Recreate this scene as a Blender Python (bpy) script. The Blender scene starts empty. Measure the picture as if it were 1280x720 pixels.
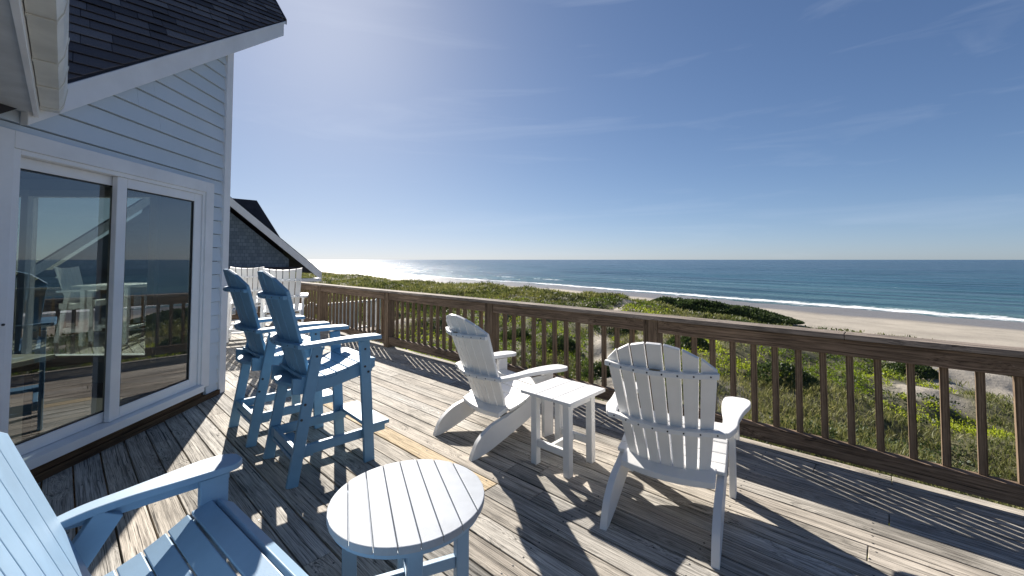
import bpy, bmesh, math, random
import numpy as np
from mathutils import Vector, Matrix
R = math.radians
rnd = random.Random(7)
S = bpy.context.scene
C = S.collection

# ------------------------------------------------------------------ camera
cam_d = bpy.data.cameras.new('camera'); cam = bpy.data.objects.new('camera', cam_d); C.objects.link(cam)
cam.location = (0, 0, 1.40); cam.rotation_euler = (R(92.2), 0, 0)
cam_d.sensor_width = 36; cam_d.lens = 515 / 1280 * 36
cam_d.shift_y = -(360 - (324.5 - 515 * math.tan(R(2.2)))) / 1280
cam_d.clip_start = 0.02; cam_d.clip_end = 60000
S.camera = cam
# ------------------------------------------------------------------ world, sun, exposure
SUN_EL, SUN_AZ = 31.5, -25.0        # azimuth from +Y, positive to the right
w = bpy.data.worlds.new('World'); S.world = w; w.use_nodes = True
nt = w.node_tree; nt.nodes.clear()
wo = nt.nodes.new('ShaderNodeOutputWorld'); bg = nt.nodes.new('ShaderNodeBackground')
sky = nt.nodes.new('ShaderNodeTexSky'); sky.sky_type = 'NISHITA'; sky.sun_disc = False
sky.sun_elevation = R(SUN_EL); sky.sun_rotation = R(SUN_AZ)
sky.altitude = 10; sky.air_density = .62; sky.dust_density = .31; sky.ozone_density = 3.4
bg.inputs['Strength'].default_value = 0.071
# thin high cirrus mixed into the sky by direction
tc = nt.nodes.new('ShaderNodeTexCoord'); mp = nt.nodes.new('ShaderNodeMapping')
mp.inputs['Rotation'].default_value = (0.15, 0.25, 0.5); mp.inputs['Scale'].default_value = (1.2, 3.2, 14)
n1 = nt.nodes.new('ShaderNodeTexNoise'); n1.inputs['Scale'].default_value = 1.3; n1.inputs['Detail'].default_value = 7; n1.inputs['Roughness'].default_value = .55; n1.inputs['Distortion'].default_value = .6
cr = nt.nodes.new('ShaderNodeValToRGB'); cr.color_ramp.elements[0].position = .54; cr.color_ramp.elements[1].position = .85
cr.color_ramp.elements[0].color = (0, 0, 0, 1); cr.color_ramp.elements[1].color = (.16, .16, .16, 1)
mx = nt.nodes.new('ShaderNodeMix'); mx.data_type = 'RGBA'; mx.inputs[7].default_value = (5.5, 6.0, 7.0, 1)
L = nt.links.new
L(tc.outputs['Generated'], mp.inputs[0]); L(mp.outputs[0], n1.inputs['Vector']); L(n1.outputs[0], cr.inputs[0])
# sky colour compressed so glow near sun and horizon rolls off, then tinted cooler
vm = lambda op: nt.nodes.new('ShaderNodeVectorMath')
k1 = vm(0); k1.operation = 'MULTIPLY'; k1.inputs[1].default_value = (.095, .095, .095)
k2_ = vm(0); k2_.operation = 'ADD'; k2_.inputs[1].default_value = (1, 1, 1)
k3 = vm(0); k3.operation = 'DIVIDE'; k4 = vm(0); k4.operation = 'MULTIPLY'; k4.inputs[1].default_value = (.89, .96, 1.09)
L(cr.outputs[0], mx.inputs[0]); L(sky.outputs[0], k1.inputs[0]); L(k1.outputs[0], k2_.inputs[0]); L(sky.outputs[0], k3.inputs[0]); L(k2_.outputs[0], k3.inputs[1]); L(k3.outputs[0], k4.inputs[0])
L(k4.outputs[0], mx.inputs[6]); L(mx.outputs[2], bg.inputs[0]); L(bg.outputs[0], wo.inputs[0])
sd = bpy.data.lights.new('sun', 'SUN'); sun = bpy.data.objects.new('sun', sd); C.objects.link(sun)
sd.energy = 5.0; sd.angle = R(.55); sd.color = (1, .93, .84)
dsun = Vector((math.sin(R(SUN_AZ)) * math.cos(R(SUN_EL)), math.cos(R(SUN_AZ)) * math.cos(R(SUN_EL)), math.sin(R(SUN_EL))))
sun.rotation_euler = dsun.to_track_quat('Z', 'Y').to_euler(); sun.location = dsun * 30
S.view_settings.view_transform = 'Standard'; S.view_settings.look = 'None'
S.view_settings.exposure = 1.0; S.view_settings.gamma = 1
try: S.view_settings.use_curve_mapping = False
except Exception: pass

# ------------------------------------------------------------------ material helpers
class NT:
    def __init__(s, name):
        s.m = bpy.data.materials.new(name); s.m.use_nodes = True; s.t = s.m.node_tree; s.t.nodes.clear()
        s.out = s.t.nodes.new('ShaderNodeOutputMaterial'); s.b = s.t.nodes.new('ShaderNodeBsdfPrincipled')
        s.t.links.new(s.b.outputs[0], s.out.inputs[0])
    def n(s, k, **kw):
        x = s.t.nodes.new('ShaderNode' + k)
        for a, v in kw.items():
            if a.startswith('i_'): x.inputs[a[2:].replace('_', ' ')].default_value = v
            else: setattr(x, a, v)
        return x
    def l(s, a, b): s.t.links.new(a, b)
    def coord(s, scale=(1, 1, 1), out='Object', loc=None):
        c = s.n('TexCoord'); m = s.n('Mapping'); m.inputs['Scale'].default_value = scale
        s.l(c.outputs[out], m.inputs[0])
        return m
    def noise(s, vec, scale, detail=4, rough=.55, dist=0):
        x = s.n('TexNoise'); x.inputs['Scale'].default_value = scale; x.inputs['Detail'].default_value = detail
        x.inputs['Roughness'].default_value = rough; x.inputs['Distortion'].default_value = dist
        s.l(vec, x.inputs['Vector']); return x.outputs[0]
    def ramp(s, fac, stops):
        x = s.n('ValToRGB'); e = x.color_ramp.elements
        while len(e) < len(stops): e.new(.5)
        for i, (p, c) in enumerate(stops):
            e[i].position = p; e[i].color = (c, c, c, 1) if not isinstance(c, tuple) else (*c, 1)
        s.l(fac, x.inputs[0]); return x.outputs[0]
    def mix(s, f, a, b, mode='MIX'):
        x = s.n('Mix', data_type='RGBA', blend_type=mode)
        for i, v in ((0, f), (6, a), (7, b)):
            if hasattr(v, 'is_linked') or hasattr(v, 'links'): s.l(v, x.inputs[i])
            else: x.inputs[i].default_value = v if i == 0 else (*v, 1)
        return x.outputs[2]
    def math(s, op, a, b=0.):
        x = s.n('Math', operation=op)
        for i, v in ((0, a), (1, b)):
            if hasattr(v, 'links'): s.l(v, x.inputs[i])
            else: x.inputs[i].default_value = v
        return x.outputs[0]
    def bump(s, h, st, dist=.01, prev=None):
        x = s.n('Bump'); x.inputs['Strength'].default_value = st; x.inputs['Distance'].default_value = dist
        s.l(h, x.inputs['Height'])
        if prev: s.l(prev, x.inputs['Normal'])
        return x.outputs[0]
    def attr(s, name, out='Fac'):
        return s.n('Attribute', attribute_name=name).outputs[out]
    def set(s, color=None, rough=None, normal=None, spec=None):
        for v, k in ((color, 'Base Color'), (rough, 'Roughness'), (normal, 'Normal'), (spec, 'Specular IOR Level')):
            if v is None: continue
            if hasattr(v, 'links'): s.l(v, s.b.inputs[k])
            else: s.b.inputs[k].default_value = (*v, 1) if isinstance(v, tuple) else v
        return s.m

def plain(name, col, rough=.5, var=.08, vs=6, bump=.05, bs=80, spec=.5):
    t = NT(name); c = t.coord()
    n = t.noise(c.outputs[0], vs, 5, .6)
    col2 = tuple(max(0, x * (1 - var * 3.0)) for x in col)
    f = t.ramp(n, [(.3, 0), (.75, 1)])
    cc = t.mix(f, col2, col)
    b = t.noise(c.outputs[0], bs, 3, .6)
    return t.set(cc, rough, t.bump(b, bump, .004), spec)

def wood(name, dark, light, axis='x', tone=None, rough=.8, gs=1.0, cracks=.5, bump=.6, knots=True, green=None):
    """weathered timber, grain along one object axis, wrapped round knots, with checks and worn patches"""
    t = NT(name)
    ai = {'x': 0, 'y': 1, 'z': 2}[axis]
    def sc(al, ac):
        v = [ac * gs] * 3; v[ai] = al * gs; return tuple(v)
    c = t.coord(); vec = c.outputs[0]
    if tone:
        o = t.n('VectorMath', operation='ADD'); t.l(vec, o.inputs[0])
        cmb = t.n('CombineXYZ'); tn = t.attr(tone)
        t.l(t.math('MULTIPLY', tn, 37.), cmb.inputs[0]); t.l(t.math('MULTIPLY', tn, 11.), cmb.inputs[2])
        t.l(cmb.outputs[0], o.inputs[1]); vec = o.outputs[0]
    def mapd(v, scale):
        m = t.n('Mapping'); m.inputs['Scale'].default_value = scale; t.l(v, m.inputs[0]); return m.outputs[0]
    # knots: stretched cells push the grain sideways around them
    vo = t.n('TexVoronoi', feature='F1'); vo.inputs['Scale'].default_value = 1.0; t.l(mapd(vec, sc(1.5, 6.2)), vo.inputs['Vector'])
    kd = vo.outputs['Distance']
    kpush = t.ramp(kd, [(0, 1), (.34, 0)])
    wob = t.noise(mapd(vec, sc(1.3, 3.)), 1., 3, .5)
    push = t.math('ADD', t.math('MULTIPLY', kpush, .055), t.math('MULTIPLY', wob, .035))
    cb2 = t.n('CombineXYZ')
    for q in range(3):
        if q != ai: t.l(push, cb2.inputs[q])
    o2 = t.n('VectorMath', operation='ADD'); t.l(vec, o2.inputs[0]); t.l(cb2.outputs[0], o2.inputs[1]); wv = o2.outputs[0]
    g1 = t.noise(mapd(wv, sc(.8, 60)), 1., 5, .62, .2)      # broad growth rings
    g2 = t.noise(mapd(wv, sc(3.0, 210)), 1., 4, .72, .2)    # fine fibres
    g3 = t.noise(mapd(wv, sc(1.5, 85)), 1., 3, .6, .3)      # checks
    f = t.ramp(g1, [(.33, 0), (.46, .6), (.66, 1)])
    col = t.mix(f, dark, light)
    blot = t.ramp(t.noise(mapd(vec, sc(1.6, 5)), 1., 5, .65), [(.32, .55), (.5, .92), (.68, 1.12)])
    col = t.mix(1.0, col, blot, 'MULTIPLY')
    fine = t.ramp(g2, [(.37, .30), (.5, .92), (.63, 1.18)])
    col = t.mix(.85, col, fine, 'MULTIPLY')
    crk = t.ramp(g3, [(.33, 0), (.385, 1)])
    col = t.mix(t.math('MULTIPLY', t.math('SUBTRACT', 1., crk), cracks), col, tuple(v * .16 for v in dark))
    if knots:
        sel = t.ramp(t.n('SeparateColor').outputs[0], [(0, 0), (1, 0)]) if False else None
        sp = t.n('SeparateColor'); t.l(vo.outputs['Color'], sp.inputs[0])
        on = t.math('GREATER_THAN', sp.outputs[0], .5)
        k = t.ramp(kd, [(.045, 1), (.10, .0)])
        k = t.math('MULTIPLY', t.math('MULTIPLY', k, on), .8)
        col = t.mix(k, col, tuple(x * .28 for x in dark))
    if tone:
        tn = t.attr(tone)
        tr = t.ramp(tn, [(0., .72), (.3, .90), (.65, 1.0), (1., 1.14)])
        col = t.mix(1.0, col, tr, 'MULTIPLY')
        hue = t.ramp(t.math('FRACT', t.math('MULTIPLY', tn, 7.31)), [(0., (.97, 1, 1.03)), (.5, (1, 1, .98)), (1., (1.02, .99, .95))])
        col = t.mix(1.0, col, hue, 'MULTIPLY')
        yl = t.attr('fresh')
        ycol = t.mix(1.0, t.mix(f, (.42, .28, .13), (.70, .53, .29)), fine, 'MULTIPLY')
        col = t.mix(yl, col, ycol)
    hh = t.math('ADD', t.math('MULTIPLY', g2, .7), t.math('MULTIPLY', crk, .9))
    hh = t.math('ADD', hh, t.math('MULTIPLY', g1, 1.2))
    return t.set(col, rough, t.bump(hh, bump, .004), .22)

def leafmat(name, ca, cb, rough=.55, trans=.45):
    t = NT(name)
    a = t.attr('tint'); col = t.ramp(a, [(0., ca[0]), (.5, ca[1]), (1., ca[2])])
    t.set(col, rough, None, .3)
    tr = t.n('BsdfTranslucent'); t.l(t.mix(1.0, col, cb, 'MULTIPLY'), tr.inputs[0])
    mxs = t.n('MixShader'); mxs.inputs[0].default_value = trans
    t.l(t.b.outputs[0], mxs.inputs[1]); t.l(tr.outputs[0], mxs.inputs[2]); t.l(mxs.outputs[0], t.out.inputs[0])
    return t.m

M = {}
M['deck'] = wood('weathered_deck_wood', (.27, .25, .22), (.60, .555, .49), 'x', tone='tone', cracks=.85, bump=.9)
M['rail_h'] = wood('stained_rail_wood', (.085, .058, .038), (.30, .215, .15), 'x', cracks=.7, bump=.7)
M['rail_v'] = wood('stained_post_wood', (.095, .066, .043), (.32, .23, .155), 'z', cracks=.6, bump=.6)
M['cap'] = wood('rail_cap_wood', (.12, .10, .08), (.38, .32, .27), 'x', cracks=.8, bump=.8)
M['ledger'] = wood('brown_ledger_wood', (.055, .032, .018), (.17, .10, .055), 'x', cracks=.5)
M['blue'] = plain('blue_poly_lumber', (.19, .375, .55), .5, .07, 5, .10, 220)
M['bluelt'] = plain('light_blue_poly_lumber', (.27, .42, .58), .5, .06, 5, .10, 220)
M['bluetop'] = plain('pale_grey_blue_lumber', (.36, .405, .47), .62, .08, 7, .25, 260)  # round table top, paler and greyer than its base
M['white'] = plain('white_poly_lumber', (.80, .80, .79), .48, .04, 4, .08, 200)
M['trim'] = plain('white_painted_trim', (.84, .84, .86), .45, .05, 3, .12, 60)
M['vinyl'] = plain('white_vinyl', (.84, .84, .86), .35, .03, 3, .03, 60)
M['gutter'] = plain('aged_white_gutter', (.78, .77, .72), .4, .10, 4, .05, 30)
M['screw'] = plain('dark_steel_screw', (.03, .03, .035), .4)
M['badge'] = plain('bronze_badge', (.16, .13, .08), .4)
M['soffit'] = plain('grey_soffit', (.60, .61, .62), .6)
M['black'] = plain('black_metal', (.02, .02, .022), .4)
M['darkroof'] = plain('dark_roof', (.045, .045, .06), .85, .2, 3, .3, 60)
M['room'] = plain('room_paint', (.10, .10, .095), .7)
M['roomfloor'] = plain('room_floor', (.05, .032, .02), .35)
M['tabletop'] = plain('pale_wood', (.5, .46, .38), .4, .1)

def siding_mat():
    t = NT('blue_grey_siding'); c = t.coord((1, 1, 1))
    m = t.coord((1.2, 20, 20))
    n = t.noise(c.outputs[0], 2.0, 5); g = t.noise(m.outputs[0], 1.4, 5)
    col = t.mix(t.ramp(n, [(.3, 0), (.7, 1)]), (.54, .62, .70), (.61, .68, .76))
    return t.set(col, .6, t.bump(g, .25, .003), .3)
M['siding'] = siding_mat()

def shingle_mat(name, ca, cb, bw=.33, rh=.14, out='Object'):
    t = NT(name); c = t.coord(out=out)
    br = t.n('TexBrick'); br.offset = .5; br.inputs['Scale'].default_value = 1
    br.inputs['Brick Width'].default_value = bw; br.inputs['Row Height'].default_value = rh; br.inputs['Mortar Size'].default_value = .004
    br.inputs['Color1'].default_value = (*ca, 1); br.inputs['Color2'].default_value = (*cb, 1); br.inputs['Mortar'].default_value = (.004, .004, .005, 1)
    t.l(c.outputs[0], br.inputs['Vector'])
    n = t.noise(c.outputs[0], 90, 3, .7); n2 = t.noise(c.outputs[0], 1.4, 4)
    col = t.mix(1., br.outputs[0], t.ramp(n, [(.3, .5), (.7, 1.4)]), 'MULTIPLY')
    col = t.mix(1., col, t.ramp(n2, [(.3, .7), (.7, 1.15)]), 'MULTIPLY')
    return t.set(col, .9, t.bump(n, .5, .004), .2)
M['shingle'] = shingle_mat('asphalt_shingles', (.030, .027, .034), (.085, .075, .082))
def shake_mat():
    t = NT('blue_grey_shakes'); c = t.coord()
    br = t.n('TexBrick'); br.offset = .5; br.inputs['Scale'].default_value = 1
    br.inputs['Brick Width'].default_value = .13; br.inputs['Row Height'].default_value = .125; br.inputs['Mortar Size'].default_value = .006
    br.inputs['Color1'].default_value = (.11, .145, .19, 1); br.inputs['Color2'].default_value = (.17, .215, .265, 1); br.inputs['Mortar'].default_value = (.075, .10, .13, 1)
    sp = t.n('SeparateXYZ'); cb = t.n('CombineXYZ'); t.l(c.outputs[0], sp.inputs[0]); t.l(sp.outputs[0], cb.inputs[0]); t.l(sp.outputs[2], cb.inputs[1])
    t.l(cb.outputs[0], br.inputs['Vector'])
    return t.set(br.outputs[0], .85, t.bump(br.outputs['Fac'], -.6, .02), .2)
M['shake'] = shake_mat()

def glass_mat():
    t = NT('tinted_window_glass'); t.t.nodes.remove(t.b)
    fr = t.n('Fresnel'); fr.inputs['IOR'].default_value = 1.75
    gl = t.n('BsdfGlossy'); gl.inputs['Roughness'].default_value = .0; gl.inputs['Color'].default_value = (.95, .95, .97, 1)
    tp = t.n('BsdfTransparent'); tp.inputs['Color'].default_value = (.70, .74, .72, 1)
    geo = t.n('NewGeometry')
    f = t.math('MINIMUM', t.math('ADD', t.math('MULTIPLY', fr.outputs[0], 1.3), .08), 1.0); f = t.math('MULTIPLY', f, t.math('SUBTRACT', 1., geo.outputs['Backfacing']))
    ms = t.n('MixShader'); t.l(f, ms.inputs[0]); t.l(tp.outputs[0], ms.inputs[1]); t.l(gl.outputs[0], ms.inputs[2]); t.l(ms.outputs[0], t.out.inputs[0])
    return t.m
M['glass'] = glass_mat()

# ------------------------------------------------------------------ mesh helpers
class MB:
    def __init__(s): s.v = []; s.f = []
    def add(s, vs, fs):
        o = len(s.v); s.v += [tuple(v) for v in vs]; s.f += [tuple(i + o for i in f) for f in fs]; return s
    def hexa(s, p):          # 8 points: bottom 4 ccw, top 4 ccw
        return s.add(p, [(3, 2, 1, 0), (4, 5, 6, 7), (0, 1, 5, 4), (1, 2, 6, 5), (2, 3, 7, 6), (3, 0, 4, 7)])
    def box(s, x0, x1, y0, y1, z0, z1, mat=None):
        p = [(x0, y0, z0), (x1, y0, z0), (x1, y1, z0), (x0, y1, z0), (x0, y0, z1), (x1, y0, z1), (x1, y1, z1), (x0, y1, z1)]
        if mat: p = [mat @ Vector(q) for q in p]
        return s.hexa(p)
    def bar(s, a, b, wx, wz, side=(1, 0, 0)):
        """a squared bar from a to b; wx across 'side', wz across the third axis"""
        a = Vector(a); b = Vector(b); d = (b - a).normalized(); sx = Vector(side); sx = (sx - d * sx.dot(d)).normalized(); t = d.cross(sx)
        q = []
        for e in (a, b):
            for i, j in ((-1, -1), (1, -1), (1, 1), (-1, 1)): q.append(e + sx * (i * wx / 2) + t * (j * wz / 2))
        return s.hexa(q)
    def prism(s, pts, fn, t0, t1):
        """polygon pts (u,v) extruded from t0 to t1 through fn(u,v,t)->xyz"""
        n = len(pts)
        vs = [fn(u, v, t0) for u, v in pts] + [fn(u, v, t1) for u, v in pts]
        fs = [tuple(range(n))[::-1], tuple(range(n, 2 * n))] + [(i, (i + 1) % n, n + (i + 1) % n, n + i) for i in range(n)]
        return s.add(vs, fs)
    def strip(s, top, bot, fn, t0, t1):
        """solid between two equally long curves top/bot in (u,v)"""
        n = len(top); vs = []
        for t in (t0, t1):
            vs += [fn(u, v, t) for u, v in top] + [fn(u, v, t) for u, v in bot]
        A = lambda i: i; B = lambda i: n + i; A2 = lambda i: 2 * n + i; B2 = lambda i: 3 * n + i
        fs = []
        for i in range(n - 1):
            fs += [(A(i), A(i + 1), B(i + 1), B(i)), (A2(i), B2(i), B2(i + 1), A2(i + 1)), (A(i), A2(i), A2(i + 1), A(i + 1)), (B(i), B(i + 1), B2(i + 1), B2(i))]
        fs += [(A(0), B(0), B2(0), A2(0)), (A(n - 1), A2(n - 1), B2(n - 1), B(n - 1))]
        return s.add(vs, fs)
    def cyl(s, c, ax, r, h, n=12):
        c = Vector(c); ax = Vector(ax).normalized(); u = ax.orthogonal().normalized(); v = ax.cross(u)
        vs = [c + u * r * math.cos(2 * math.pi * i / n) + v * r * math.sin(2 * math.pi * i / n) + ax * e for e in (0, h) for i in range(n)]
        return s.add(vs, [tuple(range(n))[::-1], tuple(range(n, 2 * n))] + [(i, (i + 1) % n, n + (i + 1) % n, n + i) for i in range(n)])
    def mesh(s, name, mat, bevel=0, smooth=False):
        me = bpy.data.meshes.new(name); me.from_pydata(s.v, [], s.f)
        bm = bmesh.new(); bm.from_mesh(me); bmesh.ops.recalc_face_normals(bm, faces=bm.faces); bm.to_mesh(me); bm.free()
        me.materials.append(mat)
        if smooth:
            for p in me.polygons: p.use_smooth = True
        return me
    def build(s, name, mat, parent=None, bevel=0, smooth=False):
        me = s.mesh(name, mat, bevel, smooth)
        o = bpy.data.objects.new(name, me); C.objects.link(o)
        if parent is not None: o.parent = parent
        if bevel:
            b = o.modifiers.new('bevel', 'BEVEL'); b.width = bevel; b.segments = 2; b.limit_method = 'ANGLE'; b.angle_limit = R(35)
        return o

def tag(o, label=None, cat=None, group=None, kind=None):
    if label: o['label'] = label
    if cat: o['category'] = cat
    if group: o['group'] = group
    if kind: o['kind'] = kind
    return o
def thing(name, label, cat, loc=(0, 0, 0), rz=0, group=None):
    o = bpy.data.objects.new(name, None); C.objects.link(o); o.location = loc; o.rotation_euler = (0, 0, rz)
    o.empty_display_size = .1
    return tag(o, label, cat, group)
def dup(root, label, loc, rz):
    r = root.copy(); C.objects.link(r); r.location = loc; r.rotation_euler = (0, 0, rz); r['label'] = label
    for ch in list(root.children):
        c = ch.copy(); C.objects.link(c); c.parent = r
        for g in ch.children:
            d = g.copy(); C.objects.link(d); d.parent = c
    return r
def az(a): return -R(a)      # object facing +Y turned to compass azimuth a

# numpy value noise
def _h(i, j, s):
    n = (i.astype(np.int64) * 374761393 + j.astype(np.int64) * 668265263 + s * 1274126177) & 0xffffffff
    n = ((n ^ (n >> 13)) * 1274126177) & 0xffffffff
    return ((n ^ (n >> 16)) & 0xffff) / 65535.
def vn(x, y, s=0):
    i = np.floor(x); j = np.floor(y); fx = x - i; fy = y - j; fx = fx * fx * (3 - 2 * fx); fy = fy * fy * (3 - 2 * fy)
    a = _h(i, j, s); b = _h(i + 1, j, s); c = _h(i, j + 1, s); d = _h(i + 1, j + 1, s)
    return (a * (1 - fx) + b * fx) * (1 - fy) + (c * (1 - fx) + d * fx) * fy
def fbm(x, y, o=4, s=0):
    r = 0; a = .5; t = 0
    for k in range(o): r = r + a * vn(x * 2 ** k + 17 * k, y * 2 ** k - 9 * k, s + k); t += a; a *= .5
    return r / t

# ------------------------------------------------------------------ shoreline and terrain
SEA = -7.6
SHORE = np.array([(900, -640), (200, -45), (103, 18), (69, 54), (48, 83), (13, 136), (-55, 215), (-200, 430), (-520, 1000), (-6000, 11000)], float)
def shore_s(x, y):
    """signed distance inland of the waterline (negative = sea)"""
    best = np.full(x.shape, 1e9); sg = np.ones(x.shape)
    for a, b in zip(SHORE[:-1], SHORE[1:]):
        d = b - a; L2 = d @ d
        t = np.clip(((x - a[0]) * d[0] + (y - a[1]) * d[1]) / L2, 0, 1)
        dx = x - a[0] - t * d[0]; dy = y - a[1] - t * d[1]; dd = np.hypot(dx, dy)
        side = np.sign(d[0] * (y - a[1]) - d[1] * (x - a[0]))
        m = dd < best; best = np.where(m, dd, best); sg = np.where(m, side, sg)
    return best * sg
def terrain_z(x, y, s=None):
    if s is None: s = shore_s(x, y)
    s = s + 5 * (fbm(x / 30, y / 30, 2, 5) - .5)
    s = s + 8 * np.clip(x / 30, 0, 1) * np.clip((s - 10) / 20, 0, 1)
    base = np.interp(s, [-60, -9, 4, 30, 46, 54, 70, 90, 140], [-10, SEA - .02, -7.35, -6.6, -6.1, -5.0, -4.9, -4.5, -4.1])
    veg = np.clip((s - 44) / 12, 0, 1)
    base = base + np.clip((26 - x) / 13, 0, 1) * np.exp(-((s - 58) / 16) ** 2) * (1.05 + 1.3 * np.exp(-((x - 7) / 14) ** 2)) + np.clip((8 - x) / 25, 0, 1) * np.clip((s - 40) / 10, 0, 1) * .3
    hum = (fbm(x / 9, y / 9, 3, 11) - .5) * 1.9 + (fbm(x / 2.6, y / 2.6, 3, 21) - .5) * 1.15
    return base + hum * (.04 + veg) + (fbm(x / 5, y / 5, 2, 3) - .5) * .12
def sandy(x, y, s=None):
    """0 = vegetated, 1 = bare sand"""
    if s is None: s = shore_s(x, y)
    e = 51 - 8 * np.clip(x / 30, 0, 1) + 12 * (fbm(x / 14, y / 14, 3, 41) - .5)
    b = 1 / (1 + np.exp((s - e) / 1.2))
    right = np.clip((x - 15) / 10, 0, 1) * np.clip((84 - s) / 16, 0, 1)
    p = fbm(x / 4.5, y / 4.5, 4, 51)
    patch = 1 / (1 + np.exp(-(p - (.74 - .22 * right)) / .03))
    # sandy foot path winding through the scrub
    px = 4.2 + (y - 17) * .27 + 1.2 * np.sin(y / 6.)
    path = np.exp(-((x - px) / .7) ** 2) * (y > 14) * (y < 60)
    return np.clip(np.maximum.reduce([b, patch, path]), 0, 1)
def polar(azs, rs):
    A, RR = np.meshgrid(azs, rs); return (np.sin(A) * RR), (np.cos(A) * RR)
def grid_obj(name, X, Y, Z, mat, attrs={}, smooth=True):
    nr, na = X.shape; me = bpy.data.meshes.new(name)
    v = np.stack([X, Y, Z], -1).reshape(-1, 3).astype(np.float32)
    idx = np.arange(nr * na).reshape(nr, na)
    f = np.stack([idx[:-1, :-1], idx[:-1, 1:], idx[1:, 1:], idx[1:, :-1]], -1).reshape(-1, 4)
    me.vertices.add(len(v)); me.vertices.foreach_set('co', v.ravel())
    me.loops.add(f.size); me.loops.foreach_set('vertex_index', f.ravel()[::1].astype(np.int32))
    me.polygons.add(len(f)); me.polygons.foreach_set('loop_start', np.arange(0, f.size, 4, dtype=np.int32))
    me.polygons.foreach_set('use_smooth', np.ones(len(f), bool) if smooth else np.zeros(len(f), bool))
    me.update(calc_edges=True)
    for k, a in attrs.items():
        at = me.attributes.new(k, 'FLOAT', 'POINT'); at.data.foreach_set('value', a.ravel().astype(np.float32))
    me.flip_normals() if me.polygons[0].normal.z < 0 else None
    me.materials.append(mat); o = bpy.data.objects.new(name, me); C.objects.link(o); return o

def ground_mat():
    t = NT('dune_ground'); c = t.coord(); v = c.outputs[0]
    n1 = t.noise(v, .9, 6, .65); n2 = t.noise(v, 6, 5, .7); n3 = t.noise(v, 40, 3, .7)
    sand = t.mix(t.ramp(n2, [(.3, 0), (.7, 1)]), (.36, .325, .27), (.46, .415, .345))
    lump = t.ramp(t.noise(t.coord((.12, .12, .12)).outputs[0], 1.6, 6, .7), [(.35, .80), (.6, 1.06)]); sand = t.mix(1., sand, lump, 'MULTIPLY')
    wet = t.attr('wet'); sand = t.mix(wet, sand, (.20, .185, .17))
    veg = t.mix(t.ramp(n1, [(.35, 0), (.65, 1)]), (.030, .040, .014), (.11, .105, .048))
    veg = t.mix(t.ramp(n2, [(.4, 0), (.7, .7)]), veg, (.22, .20, .12))
    col = t.mix(t.attr('sand'), veg, sand)
    col = t.mix(.6, col, t.ramp(n3, [(.25, .6), (.7, 1.15)]), 'MULTIPLY')
    rr = t.math('SUBTRACT', .9, t.math('MULTIPLY', wet, .55))
    t.set(col, rr, t.bump(t.math('ADD', n3, t.math('MULTIPLY', n2, 3.)), .6, .05), .3)
    return t.m
azs = np.radians(np.concatenate([np.linspace(-180, -62, 60)[:-1], np.linspace(-62, 60, 620), np.linspace(60, 180, 60)[1:]]))
rs = np.concatenate([np.linspace(.5, 12, 60)[:-1], 12 * np.exp(np.linspace(0, math.log(9000 / 12), 520))])
X, Y = polar(azs, rs); s = shore_s(X, Y)
keep = Y * 0
g = grid_obj('ground', X, Y, np.where(s < -50, -12, terrain_z(X, Y, s)), ground_mat(),
             {'sand': sandy(X, Y, s), 'wet': np.clip(1 - (s - 7 - 12 * np.clip((12 - X) / 30, 0, 1) + 6 * (fbm(X / 12, Y / 12, 3, 9) - .5)) / 4, 0, 1)})
tag(g, kind='structure')

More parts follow.
